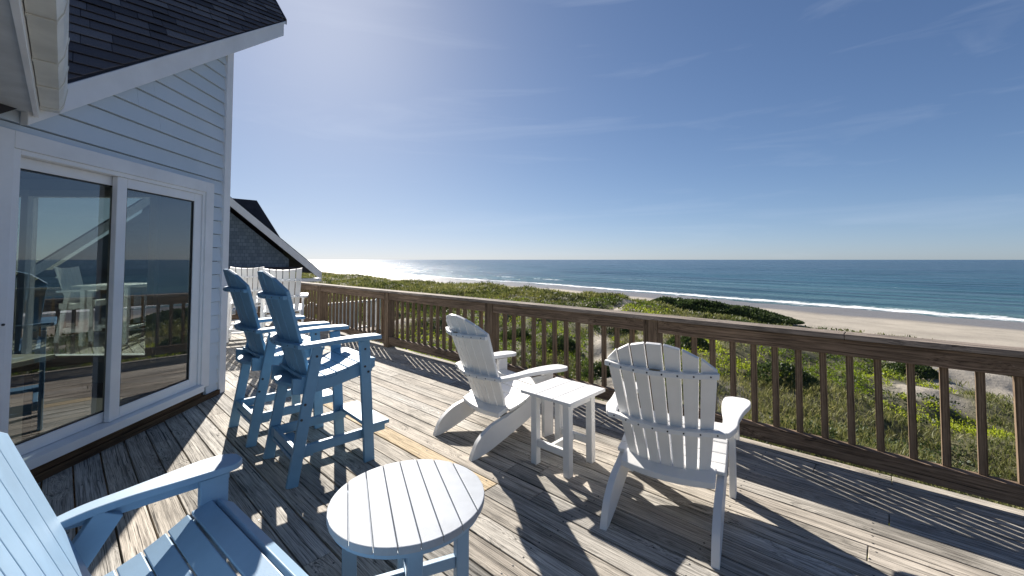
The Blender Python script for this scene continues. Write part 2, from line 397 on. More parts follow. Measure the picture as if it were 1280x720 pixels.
def sea_mat():
    t = NT('sea_water'); c = t.coord(); v = c.outputs[0]
    off = t.attr('off')        # metres out from the waterline
    al = t.attr('along')
    cmb = t.n('CombineXYZ'); t.l(al, cmb.inputs[0]); t.l(off, cmb.inputs[1])
    def sn(sx, sy, sc, d=4, r=.6):
        m = t.n('Mapping'); m.inputs['Scale'].default_value = (sx, sy, 1); t.l(cmb.outputs[0], m.inputs[0])
        return t.noise(m.outputs[0], sc, d, r)
    deep = t.ramp(t.math('DIVIDE', off, 900.), [(0., (.115, .17, .135)), (.03, (.045, .115, .115)), (.12, (.018, .075, .105)), (.5, (.010, .045, .085)), (1., (.008, .034, .075))])
    tex = sn(.012, .07, 1., 5); deep = t.mix(t.ramp(tex, [(.42, 0), (.62, .7)]), deep, (.035, .115, .140)); dk = t.ramp(sn(.008, .11, 1., 5, .6), [(.44, 1), (.56, 0)]); deep = t.mix(t.math('MULTIPLY', dk, .75), deep, (.005, .028, .050))
    # breaking foam: noisy white bands close to the beach
    wob = t.math('MULTIPLY', t.math('SUBTRACT', sn(.02, .0, 1., 4), .5), 14.)
    o2 = t.math('ADD', off, wob)
    ft = sn(.35, .5, 1., 6, .75)
    band = t.ramp(t.math('DIVIDE', o2, 60.), [(.0, .72), (.05, .40), (.12, .52), (.17, .86), (.22, .60), (.36, .0)])
    lines = t.ramp(sn(.010, .085, 1., 3), [(.57, 0), (.66, 1)])
    lines = t.math('MULTIPLY', lines, t.ramp(t.math('DIVIDE', off, 200.), [(.1, .0), (.2, .75), (.55, .35), (.8, 0)]))
    foamv = t.math('MAXIMUM', band, lines)
    foam = t.math('GREATER_THAN', t.math('ADD', foamv, t.math('MULTIPLY', ft, .9)), 1.02)
    foam = t.ramp(t.math('MULTIPLY', t.math('ADD', foamv, t.math('MULTIPLY', ft, 1.4)), .5), [(.62, 0), (.72, 1)])
    col = t.mix(foam, deep, (.80, .82, .84))
    rough = t.math('ADD', t.math('ADD', .10, t.math('MULTIPLY', tex, .22)), t.math('MULTIPLY', foam, .5))
    b1 = t.noise(t.coord((.35, .35, .35)).outputs[0], 1., 5, .6); b2 = t.noise(v, 1.6, 5, .65)
    sw = sn(.012, .055, 1., 4, .55); sw2 = sn(.05, .25, 1., 4)
    nb = t.bump(sw, .9, 3.5); nb = t.bump(sw2, .9, .9, nb); nb = t.bump(b1, .9, .7, nb); nb = t.bump(b2, .8, .14, nb)
    t.set(col, rough, nb, .27); t.b.inputs['IOR'].default_value = 1.33
    return t.m
azs2 = np.radians(np.concatenate([np.linspace(-180, -50, 40)[:-1], np.linspace(-50, 60, 480), np.linspace(60, 180, 40)[1:]]))
rs2 = 35 * np.exp(np.linspace(0, math.log(45000 / 35), 640))
X, Y = polar(azs2, rs2); s = shore_s(X, Y)
along = X * -.66 + Y * .75
amp = np.clip((-s) / 25, 0, 1) * np.clip(1.4 - (-s) / 500, 0, 1)
ph = s / 19. * 2 * np.pi + 3.0 * fbm(X / 60, Y / 60, 2, 77) * 2
swell = (np.maximum(np.sin(ph), -.3) ** 1) * .22 * amp * (.4 + vn(along / 60, s / 19, 8))
seao = grid_obj('sea', X, Y, np.where(s > 20, SEA - 3, SEA + swell), sea_mat(), {'off': -s, 'along': along})
tag(seao, kind='structure')

# ------------------------------------------------------------------ vegetation
def leaves_mesh(name, P, D, Wd, tint, mat):
    """P base points, D leaf vectors, Wd widths -> bent two-segment blades"""
    n = len(P); rng = np.random.default_rng(3)
    ang = rng.uniform(0, 2 * np.pi, n); side = np.stack([np.cos(ang), np.sin(ang), rng.uniform(-.4, .4, n)], -1)
    side -= D * ((side * D).sum(1) / (D * D).sum(1))[:, None]; side /= np.linalg.norm(side, axis=1)[:, None]; side *= Wd[:, None] / 2
    mid = P + D * .55 + np.array([0, 0, 1]) * (np.linalg.norm(D, axis=1) * .08)[:, None]
    tip = P + D
    V = np.stack([P - side * .5, P + side * .5, mid + side, tip, mid - side], 1).reshape(-1, 3).astype(np.float32)
    me = bpy.data.meshes.new(name); me.vertices.add(len(V)); me.vertices.foreach_set('co', V.ravel())
    F = (np.arange(n)[:, None] * 5 + np.arange(5)[None]).astype(np.int32)
    me.loops.add(F.size); me.loops.foreach_set('vertex_index', F.ravel()); me.polygons.add(n)
    me.polygons.foreach_set('loop_start', np.arange(0, F.size, 5, dtype=np.int32)); me.update(calc_edges=True)
    at = me.attributes.new('tint', 'FLOAT', 'POINT'); at.data.foreach_set('value', np.repeat(tint, 5).astype(np.float32))
    me.materials.append(mat); o = bpy.data.objects.new(name, me); C.objects.link(o); return o
M['shrub'] = leafmat('bright_shrub_leaves', [(.035, .060, .012), (.13, .18, .022), (.34, .38, .045)], (1.3, 1.35, .7))
M['darkshrub'] = leafmat('dark_shrub_leaves', [(.026, .042, .018), (.060, .086, .032), (.13, .16, .06)], (1.1, 1.2, .8), trans=.25)
M['olive'] = leafmat('olive_scrub_leaves', [(.035, .045, .018), (.085, .100, .035), (.17, .165, .07)], (1.2, 1.25, .7), trans=.35)
M['straw'] = leafmat('dune_grass_blades', [(.060, .090, .026), (.150, .165, .060), (.31, .285, .15)], (1.1, 1.1, .8), trans=.4)
RNG = np.random.default_rng(11)
def scatter(n, r0, r1, a0=-48, a1=58, power=1.0):
    u = RNG.uniform(0, 1, n); r = r0 * (r1 / r0) ** (u ** power); a = np.radians(RNG.uniform(a0, a1, n))
    return np.sin(a) * r, np.cos(a) * r, r
def beyond_deck(x, y, m=.6):     # outside the deck edge
    return (x - 2.86) * math.cos(R(47.6)) + (y - 2.36) * math.sin(R(47.6)) > m
# bright low shrubs: leaf clumps
def clumps(name, n, r0, r1, k, dens, mat, size, lsize, label, cat, up=.5, seed=0, tshift=0):
    x, y, r = scatter(n, r0, r1)
    s = shore_s(x, y); sn = sandy(x, y, s)
    m = beyond_deck(x, y) & (sn < .35) & dens(x, y, s); x, y, r = x[m], y[m], r[m]
    z = terrain_z(x, y); n = len(x); cs = size(r) * RNG.uniform(.6, 1.4, n)
    N = n * k; i = np.repeat(np.arange(n), k)
    th = RNG.uniform(0, 2 * np.pi, N); ph = np.arccos(RNG.uniform(0, 1, N)); rr = RNG.uniform(.35, 1, N) ** .6
    dirs = np.stack([np.sin(ph) * np.cos(th), np.sin(ph) * np.sin(th), np.cos(ph) * .75 + .05], -1)
    c = np.stack([x, y, z], -1)[i]
    P = c + dirs * (cs[i] * rr)[:, None]
    D = dirs * .5 + RNG.normal(0, .5, (N, 3)); D[:, 2] = np.abs(D[:, 2]) * .8 + up * .5; D /= np.linalg.norm(D, axis=1)[:, None]
    ls = lsize(r)[i] * RNG.uniform(.6, 1.4, N); D *= ls[:, None]
    base = np.clip((fbm(x / 5, y / 5, 3, 91 + seed) - .5) * 3.6 + .5 + tshift, 0, 1)[i]
    tint = np.clip(base * .8 + RNG.uniform(-.05, .3, N) , 0, 1)
    return tag(leaves_mesh(name, P, D, ls * .55, tint, mat), label, cat, kind='stuff')
green = lambda x, y, s: (fbm(x / 5.5, y / 5.5, 3, 61) + np.clip((s - 70) / 60, -.15, .12) > .425 + .03 * (x < 6))
clumps('bright_scrub', 17000, 4.5, 45, 28, green, M['shrub'], lambda r: .17 + r * .006, lambda r: .030 + r * .0021, 'bright green low scrub covering the dunes below the deck', 'scrub')
clumps('dune_scrub', 26000, 34, 300, 10, lambda x, y, s: (fbm(x / 9, y / 9, 3, 61) > .46), M['olive'], lambda r: .30 + r * .003, lambda r: .09 + r * .0019, 'olive green scrub over the farther dunes', 'scrub', seed=3, tshift=-.2)
clumps('dark_scrub', 6500, 5, 120, 26, lambda x, y, s: fbm(x / 4.2, y / 4.2, 3, 131) > .56, M['darkshrub'], lambda r: .22 + r * .008, lambda r: .035 + r * .0026, 'dark green scrub patches among the bright scrub', 'scrub', seed=5)
# dune grass
def grass(name, n, r0, r1, k, h, wd, mat, label, thr=.75, dens=None):
    x, y, r = scatter(n, r0, r1)
    s = shore_s(x, y); m = beyond_deck(x, y) & (sandy(x, y, s) < thr) & (s > 44)
    if dens is not None: m &= dens(x, y)
    x, y, r = x[m], y[m], r[m]; z = terrain_z(x, y); n = len(x); N = n * k; i = np.repeat(np.arange(n), k)
    c = np.stack([x, y, z - .02], -1)[i]; sp = .10 + r[i] * .003
    P = c + np.stack([RNG.normal(0, 1, N) * sp, RNG.normal(0, 1, N) * sp, np.zeros(N)], -1)
    D = np.stack([RNG.normal(0, .42, N), RNG.normal(0, .42, N), np.ones(N)], -1); D *= (h(r)[i] * RNG.uniform(.5, 1.2, N))[:, None]
    tint = np.clip(.25 + .5 * fbm(x / 6, y / 6, 2, 171)[i] + RNG.uniform(-.25, .35, N), 0, 1)
    return tag(leaves_mesh(name, P, D, wd(r)[i], tint, mat), label, 'grass', kind='stuff')
grass('dune_grass', 30000, 4.5, 55, 13, lambda r: .20 + r * .002, lambda r: .006 + r * .0008, M['straw'], 'straw coloured dune grass between the scrub below the deck', dens=lambda x, y: fbm(x / 5.5, y / 5.5, 3, 61) < .47 + RNG.normal(0, .03, len(x)))
grass('sand_tufts', 9000, 12, 120, 9, lambda r: .20 + r * .003, lambda r: .008 + r * .0009, M['straw'], 'sparse grass tufts standing in the open sand', thr=2., dens=lambda x, y: fbm(x / 2.2, y / 2.2, 3, 311) > .60)
grass('ridge_grass', 42000, 45, 420, 7, lambda r: .42 + r * .0012, lambda r: .03 + r * .0011, M['straw'], 'dry olive and straw grass along the dune ridge before the beach', thr=.9)

# the dark rounded thicket on the dune crest (a thing of its own)
def thicket(name, cx, cy, lx, ly, h, rot, n, label, group=None, lsz=1.):
    u = RNG.uniform(0, 2 * np.pi, n); t = RNG.uniform(0, 1, n) ** .5
    px = t * np.cos(u); py = t * np.sin(u)
    ca, sa = math.cos(rot), math.sin(rot)
    prof = (1 - t ** 2.2) * (.62 + .55 * fbm(px * 4 + 3, py * 4 + 8, 3, 201)) * (1 - .30 * px)
    X = cx + ca * px * lx - sa * py * ly; Y = cy + sa * px * lx + ca * py * ly
    gz = terrain_z(X, Y); gz = gz * .35 + .65 * np.mean(gz)
    Z = gz + h * prof * RNG.uniform(.3, 1., n) ** .35
    P = np.stack([X, Y, Z], -1); D = RNG.normal(0, .5, (n, 3)); D[:, 2] = np.abs(D[:, 2]) + .5
    D *= (lsz * RNG.uniform(.12, .32, n) / np.linalg.norm(D, axis=1))[:, None]
    tint = np.clip(.2 + .5 * fbm(X / 1.2, Y / 1.2, 3, 230) + RNG.uniform(-.2, .3, n), 0, 1)
    root = thing(name, label, 'bush', (cx, cy, float(terrain_z(np.array([cx]), np.array([cy]))[0])), 0, group)
    P -= np.array(root.location)
    o = leaves_mesh('foliage', P, D, np.linalg.norm(D, axis=1) * .6, tint, M['darkshrub']); o.parent = root
    sm = plain('scrub_stem', (.09, .065, .045), .9)
    for q in range(26 if lx > 5 else 5):
        a = rnd.uniform(0, 6.28); tt = rnd.uniform(0, .8); x0 = ca * tt * math.cos(a) * lx - sa * tt * math.sin(a) * ly; y0 = sa * tt * math.cos(a) * lx + ca * tt * math.sin(a) * ly
        mb = MB(); mb.bar((x0, y0, -.4), (x0 + rnd.uniform(-.4, .4), y0 + rnd.uniform(-.4, .4), h * .6 * (1 - tt)), .07, .07); mb.build('stem', sm, root)
thicket('dune_thicket', 24.0, 51.0, 10.0, 3.8, 2.35, R(-20), 46000, 'large dark green wind-shaped thicket on the dune crest beside the beach')
for (sx_, sy_, w_, h_) in ((3.0, 25.7, 1.5, .8), (4.6, 20.6, 1.2, .75), (11.9, 18.4, 1.6, .8), (21.5, 22.5, 1.2, .6), (-5.9, 38.0, 2.4, 1.1),
                           (.2, 28.3, 1.4, .8), (-9.3, 41.0, 2.6, 1.1), (9.7, 23.0, 1.5, .8), (7.2, 29.5, 1.9, .9), (-14.5, 50.0, 3.2, 1.2), (15.2, 27.5, 1.6, .8)):
    thicket('dune_shrub', sx_, sy_, w_, w_ * .75, h_, rnd.uniform(0, 3), 2600, 'dark green rounded shrub growing among the lower scrub between the deck and the beach', 'dark shrubs among the low scrub', .5)

# ------------------------------------------------------------------ deck
RA = R(137.6)            # object rotation: local x runs along the rail, local y towards the house
R0 = Vector((2.86, 2.36, 0))
Mr = Matrix.Translation(R0) @ Matrix.Rotation(RA, 4, 'Z')
def rl(x, y): q = Mr.inverted() @ Vector((x, y, 0)); return q.x, q.y
PW, GAP = .1375, .008
fr1 = rl(-2.1, 4.35); fr2 = rl(-.12, 2.60)
mb = MB(); tones = []; fresh = []
deck_mesh = MB()
k = 0; yy = 0.0
fresh_y = (fr1[1] + fr2[1]) / 2
nails = MB()
while yy < 7.6:
    x = -7.0 - rnd.uniform(0, 3)
    while x < 11.6:
        ln = rnd.choice([2.44, 3.05, 3.66, 4.27, 4.88]); x1 = min(x + ln, 11.6)
        isf = (yy <= fresh_y < yy + PW) and x < 3.0 < x1 + 50
        t = rnd.random(); fv = 0.
        if yy <= fresh_y < yy + PW: # the one renewed yellow board between two old ones
            if x < fr2[0] and x1 > fr2[0] - .02 : x1 = fr2[0]
            elif abs(x - fr2[0]) < .03: x1 = x + (fr1[0] - fr2[0]); fv = .62
        dz = rnd.uniform(-.0015, .0015); tw = rnd.uniform(-.001, .001)
        e = .002
        deck_mesh.hexa([(x + e, yy + GAP / 2, -.038), (x1 - e, yy + GAP / 2, -.038), (x1 - e, yy + PW - GAP / 2, -.038), (x + e, yy + PW - GAP / 2, -.038),
                        (x + e, yy + GAP / 2, dz + tw), (x1 - e, yy + GAP / 2, dz - tw), (x1 - e, yy + PW - GAP / 2, dz + tw), (x + e, yy + PW - GAP / 2, dz - tw)])
        tones += [t] * 8; fresh += [fv] * 8
        xn = math.ceil((x + .03) / .61) * .61
        while xn < x1:
            for q in (.03, PW - .03): nails.cyl((xn + rnd.uniform(-.012, .012), yy + q + rnd.uniform(-.006, .006), dz - .002), (0, 0, 1), .0048, .0032, 6)
            xn += .61
        x = x1
    yy += PW
me = bpy.data.meshes.new('deck'); me.from_pydata(deck_mesh.v, [], deck_mesh.f)
for nm, a in (('tone', tones), ('fresh', fresh)):
    at = me.attributes.new(nm, 'FLOAT', 'POINT'); at.data.foreach_set('value', np.array(a, np.float32))
me.materials.append(M['deck'])
deck = bpy.data.objects.new('deck', me); C.objects.link(deck); deck.matrix_world = Mr; tag(deck, kind='structure')
b = deck.modifiers.new('bevel', 'BEVEL'); b.width = .003; b.segments = 2
nl = nails.build('deck_nails', M['screw'], deck)
mb = MB(); xx = -7.
while xx < 11.6:
    mb.box(xx, xx + .04, .045, 7.6, -.27, -.0385); xx += .61
mb.box(-10, 11.6, .003, .042, -.29, -.042)
for px in np.arange(-6.5, 11.5, 2.4):
    mb.box(px + .06, px + .2, .06, .2, -4.6, -.28)
jo = mb.build('deck_frame', M['rail_h'], None); jo.matrix_world = Mr; tag(jo, kind='structure')

# ------------------------------------------------------------------ railing
rail = thing('deck_railing', 'long brown weathered timber railing between the deck and the dunes', 'railing', R0, RA)
POSTS = [-4.2, -2.1, -.35, 2.10, 4.15, 6.50, 9.05, 11.45]
pm = MB().box(-.065, .065, -.0, .125, .0, .8645).mesh('post', M['rail_v'])
bal = MB().box(-.019, .019, -.019, .019, .165, .80).mesh('baluster', M['rail_v'])
def part(name, me, parent, loc=(0, 0, 0), bev=.003, rz=0):
    o = bpy.data.objects.new(name, me); C.objects.link(o); o.parent = parent; o.location = loc; o.rotation_euler = (0, 0, rz)
    if bev:
        b = o.modifiers.new('bevel', 'BEVEL'); b.width = bev; b.segments = 2
    return o
for p in POSTS: part('post', pm, rail, (p, .0, 0))
nb = 0
for a, c in zip(POSTS[:-1], POSTS[1:]):
    MB().box(a + .068, c - .068, .075, .117, .757, .862).build('upper_rail', M['rail_h'], rail, .003)
    MB().box(a + .068, c - .068, .045, .115, .055, .165).build('lower_rail', M['rail_h'], rail, .004)
    n = max(2, round((c - a - .13) / .148)); st = (c - a - .13) / n
    for i in range(1, n + (1 if False else 0)):
        o = part('baluster', bal, rail, (a + .065 + st * i + rnd.uniform(-.004, .004), .054, 0), .002, rnd.uniform(-.06, .06)); o.rotation_euler[1] = rnd.uniform(-.006, .006); nb += 1
for a, c in ((-7.0, -3.2), (-3.2, .75), (.752, 5.32), (5.322, 9.6), (9.602, 11.56)):
    MB().box(a, c, -.022, .138, .866, .903).build('top_cap', M['cap'], rail, .005)
# return railing at the far end of the deck
er = thing('end_railing', 'short timber railing closing the far end of the deck behind the white bar chairs', 'railing', Mr @ Vector((11.5, .14, 0)), RA + R(90))
for p in (2.2, 4.4, 6.6): part('post', pm, er, (p, -.0, 0))
for a, c in zip((0, 2.2, 4.4), (2.2, 4.4, 6.6)):
    MB().box(a + .068, c - .068, .065, .105, .757, .862).build('upper_rail', M['rail_h'], er, .003)
    MB().box(a + .068, c - .068, .045, .115, .055, .165).build('lower_rail', M['rail_h'], er, .004)
    for i in range(1, 14): part('baluster', bal, er, (a + .065 + i * .148, .045, 0), .002)
MB().box(0, 6.7, -.02, .135, .866, .903).build('top_cap', M['cap'], er, .005)

# ------------------------------------------------------------------ the house with the sliding door
HA = R(92.4)
Hloc = Vector((-2.90, 0, 0)); Mh = Matrix.Translation(Hloc) @ Matrix.Rotation(HA, 4, 'Z')
house = thing('beach_house', 'pale blue-grey sided beach house with white trim, sliding glass door and dark shingle roof', 'house', Hloc, HA)
# local: x = along the wall away from the viewer, y = into the house, z up.  Outer face y=0
fas_b = lambda s_: 2.29 + .742 * (s_ - 2.568)      # lower edge of the rake board
fas_t = lambda s_: 2.56 + .745 * (s_ - 2.667)
D0, D1, DZ0, DZ1 = 2.335, 4.195, .135, 2.175      # outer edge of the door trim
EXP = .140
mb = MB(); z = -.02; kk = 0
def lap(x0, x1, z0, z1, x0t=None):
    if x1 - x0 > 1.2:
        j_ = x0 + (x1 - x0) * rnd.uniform(.25, .8); lap0(x0, j_ - .001, z0, z1); lap0(j_ + .001, x1, z0 , z1 - .0005)
    else: lap0(x0, x1, z0, z1)
def lap0(x0, x1, z0, z1, x0t=None):
    if x1 - x0 < .01: return
    x0t = x0 if x0t is None else x0t
    mb.hexa([(x0, -.021, z0 + .007), (x1, -.021, z0 + .007), (x1, .02, z0 + .007), (x0, .02, z0 + .007), (x0t, -.002, z1), (x1, -.002, z1), (x1, .02, z1), (x0t, .02, z1)])
while z < 4.0:
    z1 = z + EXP; zc = (z + z1) / 2
    xa = -4.0 if z < 2.4 else max(2.45, 2.568 + (z - .12 - 2.29) / .742)
    if z1 < 2.2:
        if z >= -.03:
            lap(D1 - .01, 4.345, z, z1 + .0); lap(-4, D0 + .01, z, z1)
    else: lap(xa, 4.345, z, z1)
    z = z1
mb.build('siding', M['siding'], house)
# sheathing with the door opening, coloured black as shade in the siding gaps
mb = MB(); mb.box(D1 - .05, 4.36, .022, .12, 0, 3.6); mb.box(-4, D0 + .05, .022, .12, 0, 2.42); mb.box(D0 + .05, D1 - .05, .022, .12, DZ1 - .04, 2.3)
mb.prism([(D0 + .05, 2.3), (D1 - .05, 2.3), (D1 - .05, 3.45)], lambda u, v, t: (u, t, v), .022, .12)
mb.box(D0 + .05, D1 - .05, .022, .12, 0, DZ0 - .01)
mb.build('wall_core', M['black'], house)
MB().box(4.345, 4.445, -.034, .10, .0, 3.72).box(4.39, 4.446, .101, .20, 0, 3.7).build('corner_board', M['trim'], house, .003)
MB().box(D0, 4.10, -.022, .02, .052, DZ0 - .035).build('ledger_board', M['ledger'], house, .003)
MB().box(-4, 4.36, -.035, .02, -.02, .05).build('base_strip', M['ledger'], house, .003)
# rake board
mb = MB(); mb.prism([(2.46, fas_b(2.46)), (5.40, fas_b(5.40)), (5.40, fas_t(5.40) - .01), (2.46, fas_t(2.46) - .01)], lambda u, v, t: (u, t, v), -.075, -.03)
mb.prism([(4.45, fas_b(4.45)), (5.40, fas_b(5.40)), (5.40, fas_b(5.40) + .03), (4.45, fas_b(4.45) + .03)], lambda u, v, t: (u, t, v), -.0295, .35)
mb.build('rake_board', M['trim'], house, .003)
mb = MB(); mb.prism([(2.50, fas_t(2.5) - .045), (5.42, fas_t(5.42) - .045), (5.42, fas_t(5.42) - .008), (2.50, fas_t(2.5) - .008)], lambda u, v, t: (u, t, v), -.088, -.0755)
mb.build('drip_edge', M['trim'], house)
# main roof: courses run at 45 degrees to this wall
roof = MB(); O = (5.43, -.088); k2 = .7071; ex = .112 / 1.046 * .98; tones = []
def rp(u, v, h): return (O[0] + k2 * u + k2 * v, O[1] - k2 * u + k2 * v, 4.612 + 1.046 * v + h)
def rq(u, v, h): return (5.415 + k2 * u + k2 * v, -.065 - k2 * u + k2 * v, 4.612 + .74 * .008 + 1.046 * v + h + .018)
v = -2.3
tabs_v = []; r2 = random.Random(5)
while v < 4.2:
    u0 = -8.5; umax = min(0, v); umax2 = min(0, v + ex)
    u = u0 + r2.uniform(0, .3)
    while u < umax:
        ln = r2.choice([.12, .17, .22, .3, .42]); ue = min(u + ln, umax); ue2 = ue if ue < umax else umax2
        if ue2 < u: ue2 = u + .001
        hh = r2.choice([.014, .014, .019])
        roof.hexa([rp(u + .002, v, hh - .000), rp(ue - .002, v, hh - .000), rp(ue2 - .002, v + ex * 1.25, -.010), rp(u + .002, v + ex * 1.25, -.010),
                   rp(u + .002, v, hh + .006), rp(ue - .002, v, hh + .006), rp(ue2 - .002, v + ex * 1.25, -.004), rp(u + .002, v + ex * 1.25, -.004)])
        tones += [r2.random()] * 8
        u = ue
    v += ex
me = bpy.data.meshes.new('roof'); me.from_pydata(roof.v, [], roof.f)
at = me.attributes.new('tone', 'FLOAT', 'POINT'); at.data.foreach_set('value', np.array(tones, np.float32))
def asphalt():
    t = NT('asphalt_shingles_tabs'); c = t.coord(); tn = t.attr('tone')
    n = t.noise(c.outputs[0], 260, 3, .7)
    col = t.ramp(tn, [(0., (.070, .062, .066)), (.5, (.120, .105, .108)), (1., (.21, .185, .18))])
    col = t.mix(1., col, t.ramp(n, [(.3, .45), (.7, 1.5)]), 'MULTIPLY')
    return t.set(col, .9, t.bump(n, .6, .003), .25)
me.materials.append(asphalt())
ro = bpy.data.objects.new('roof', me); C.objects.link(ro); ro.parent = house
mb = MB(); mb.hexa([rp(-.012, 0, -.05), rp(.006, 0, -.05), rp(.006, 4.2, -.05), rp(-.012, 4.2, -.05), rp(-.012, 0, .022), rp(.006, 0, .022), rp(.006, 4.2, .022), rp(-.012, 4.2, .022)]); mb.build('rake_edge', M['darkroof'], house)
# deck of the roof under the shingles
mb = MB(); mb.hexa([rq(-8.5, -2.3, -.12), rq(-2.3, -2.3, -.12), rq(0, 0, -.12), rq(-8.5, 0, -.12), rq(-8.5, -2.3, -.03), rq(-2.3, -2.3, -.03), rq(0, 0, -.03), rq(-8.5, 0, -.03)])
mb.hexa([rq(-8.5, 0.002, -.12), rq(0, 0.002, -.12), rq(0, 4.2, -.12), rq(-8.5, 4.2, -.12), rq(-8.5, 0.002, -.03), rq(0, 0.002, -.03), rq(0, 4.2, -.03), rq(-8.5, 4.2, -.03)])
mb.build('roof_sheathing', M['darkroof'], house)
# gable wall of the north face + second storey mass behind
mb = MB(); mb.box(4.35, 4.38, .12, .62, 0, 3.6); mb.box(4.35, 4.38, 3.3, 6.0, 0, 4.2); mb.box(4.35, 4.38, .62, 3.3, 0, .35); mb.box(4.35, 4.38, .62, 3.3, 2.12, 4.2)
mb.build('north_wall', M['siding'], house)
# sliding door
door = MB()
y0 = -.03
door.box(D0, D0 + .105, y0, .02, DZ0, DZ1); door.box(D1 - .11, D1, y0, .02, DZ0, DZ1); door.box(D0 + .1055, D1 - .1105, y0, .02, DZ1 - .105, DZ1)
so = door.build('sliding_door', M['trim'], house, .003)
A, B_, Z0, Z1 = D0 + .1055, D1 - .1105, DZ0 + .012, DZ1 - .1055
mb = MB(); mb.box(A, A + .045, -.018, .11, Z0 + .03, Z1); mb.box(B_ - .028, B_, -.018, .11, Z0 + .03, Z1); mb.box(A + .0455, B_ - .0285, -.018, .11, Z1 - .03, Z1)
mb.build('jamb', M['vinyl'], so, .002)
MB().box(D0 - .0, D1 - .115, -.065, .11, Z0 - .034, Z0 + .029).build('sill', M['vinyl'], so, .004)
XM = 3.20
def sash(x0, x1, ya, yb, l, r_, t, b_):
    m = MB(); m.box(x0, x0 + l, ya, yb, Z0 + .031, Z1 - .031); m.box(x1 - r_, x1, ya, yb, Z0 + .031, Z1 - .031)
    m.box(x0 + l + .0005, x1 - r_ - .0005, ya, yb, Z0 + .031, Z0 + .031 + b_); m.box(x0 + l + .0005, x1 - r_ - .0005, ya, yb, Z1 - .031 - t, Z1 - .031)
    m.build('sash', M['vinyl'], so, .004)
    MB().box(x0 + l - .003, x1 - r_ + .003, (ya + yb) / 2 - .003, (ya + yb) / 2 + .003, Z0 + .028 + b_, Z1 - .028 - t).build('pane', M['glass'], so)
    g = MB(); 
    for q in ((x0 + l, x0 + l + .010), (x1 - r_ - .010, x1 - r_)): g.box(q[0], q[1], (ya + yb) / 2 - .012, (ya + yb) / 2 - .004, Z0 + .031 + b_, Z1 - .031 - t)
    for q in ((Z0 + .031 + b_, Z0 + .041 + b_), (Z1 - .041 - t, Z1 - .031 - t)): g.box(x0 + l + .0105, x1 - r_ - .0105, (ya + yb) / 2 - .012, (ya + yb) / 2 - .004, q[0], q[1])
    g.build('gasket', M['black'], so)
sash(A + .046, XM + .04, .045, .085, .035, .055, .07, .075)
sash(XM - .055, B_ - .029, -.005, .035, .085, .095, .075, .085)
MB().cyl((D0 + .085, -.031, 1.02), (0, -1, 0), .007, .006, 10).build('keyhole', M['screw'], so)
# gutter and eave of the second roof, running along the boards' direction overhead
ga = R(-45)  # in house-local: direction (cos,-sin)
G0 = Vector((2.53, -.035, 0.135)); gd = Vector((-k2, -k2, 0)); gn = Vector((k2, -k2, 0))
Mg = Matrix(((gd.x, gn.x, 0, G0.x), (gd.y, gn.y, 0, G0.y), (0, 0, 1, G0.z), (0, 0, 0, 1)))
def gbox(mb, x0, x1, y0, y1, z0, z1): return mb.box(x0, x1, y0, y1, z0, z1, Mg)
mb = MB(); prof = [(0.026, 2.325), (.026, 2.195), (.105, 2.195), (.122, 2.235), (.135, 2.325), (.130, 2.325), (.117, 2.238), (.102, 2.200), (.031, 2.200), (.031, 2.325)]
fn = lambda u, v_, t: Mg @ Vector((t, u, v_))
mb.prism(prof, fn, .02, 6.5)
mb.prism([(0.03, 2.31), (.03, 2.2), (.103, 2.2), (.12, 2.238), (.130, 2.31)], fn, .012, .019)
gut = mb.build('gutter', M['gutter'], house)
for tt in (.09, .55, .98, 1.5, 2.1, 2.7):
    q = MB(); q.prism([(.024, 2.335), (.024, 2.190), (.107, 2.190), (.126, 2.233), (.139, 2.335), (.136, 2.335), (.1225, 2.235), (.1045, 2.194), (.026, 2.194)], fn, tt, tt + .03)
    q.build('strap', M['gutter'], gut)
mb = MB(); gbox(mb, -.02, 6.5, -.0, .022, 2.14, 2.34); mb.build('eave_board', M['trim'], house, .002)
mb = MB(); mb.add([Mg @ Vector(p) for p in [(-.0, -.002, 2.160), (6.5, -.002, 2.160), (6.5, -3.6, 2.160), (3.7, -3.6, 2.16), (-.0, -.002, 2.175), (6.5, -.002, 2.175), (6.5, -3.6, 2.175), (3.7, -3.6, 2.175)]],
                  [(3, 2, 1, 0), (4, 5, 6, 7), (0, 1, 5, 4), (1, 2, 6, 5), (2, 3, 7, 6), (3, 0, 4, 7)])
mb.build('soffit', M['soffit'], house)
mb = MB(); mb.add([Mg @ Vector(p) for p in [(-.3, .03, 2.345), (6.5, .03, 2.345), (6.5, -3.6, 4.2), (-.3, -3.6, 4.2), (-.3, .03, 2.375), (6.5, .03, 2.375), (6.5, -3.6, 4.23), (-.3, -3.6, 4.23)]],
                  [(3, 2, 1, 0), (4, 5, 6, 7), (0, 1, 5, 4), (1, 2, 6, 5), (2, 3, 7, 6), (3, 0, 4, 7)])
mb.build('porch_roof', M['darkroof'], house)
# room
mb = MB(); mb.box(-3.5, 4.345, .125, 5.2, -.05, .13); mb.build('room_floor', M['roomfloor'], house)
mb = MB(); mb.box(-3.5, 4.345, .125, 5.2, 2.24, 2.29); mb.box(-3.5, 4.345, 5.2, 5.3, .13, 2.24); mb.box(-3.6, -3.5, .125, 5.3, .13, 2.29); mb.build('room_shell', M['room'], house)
mb = MB()
for y_ in (.62, 1.9, 3.24): mb.box(4.30, 4.40, y_, y_ + .07, .35, 2.12)
for z_ in (.35, 2.05): mb.box(4.305, 4.395, .6905, 1.8995, z_, z_ + .07); mb.box(4.305, 4.395, 1.9705, 3.2395, z_, z_ + .07)
nw = mb.build('north_window', M['vinyl'], house, .003)
MB().box(4.345, 4.351, .68, 3.25, .41, 2.06).build('pane', M['glass'], nw)

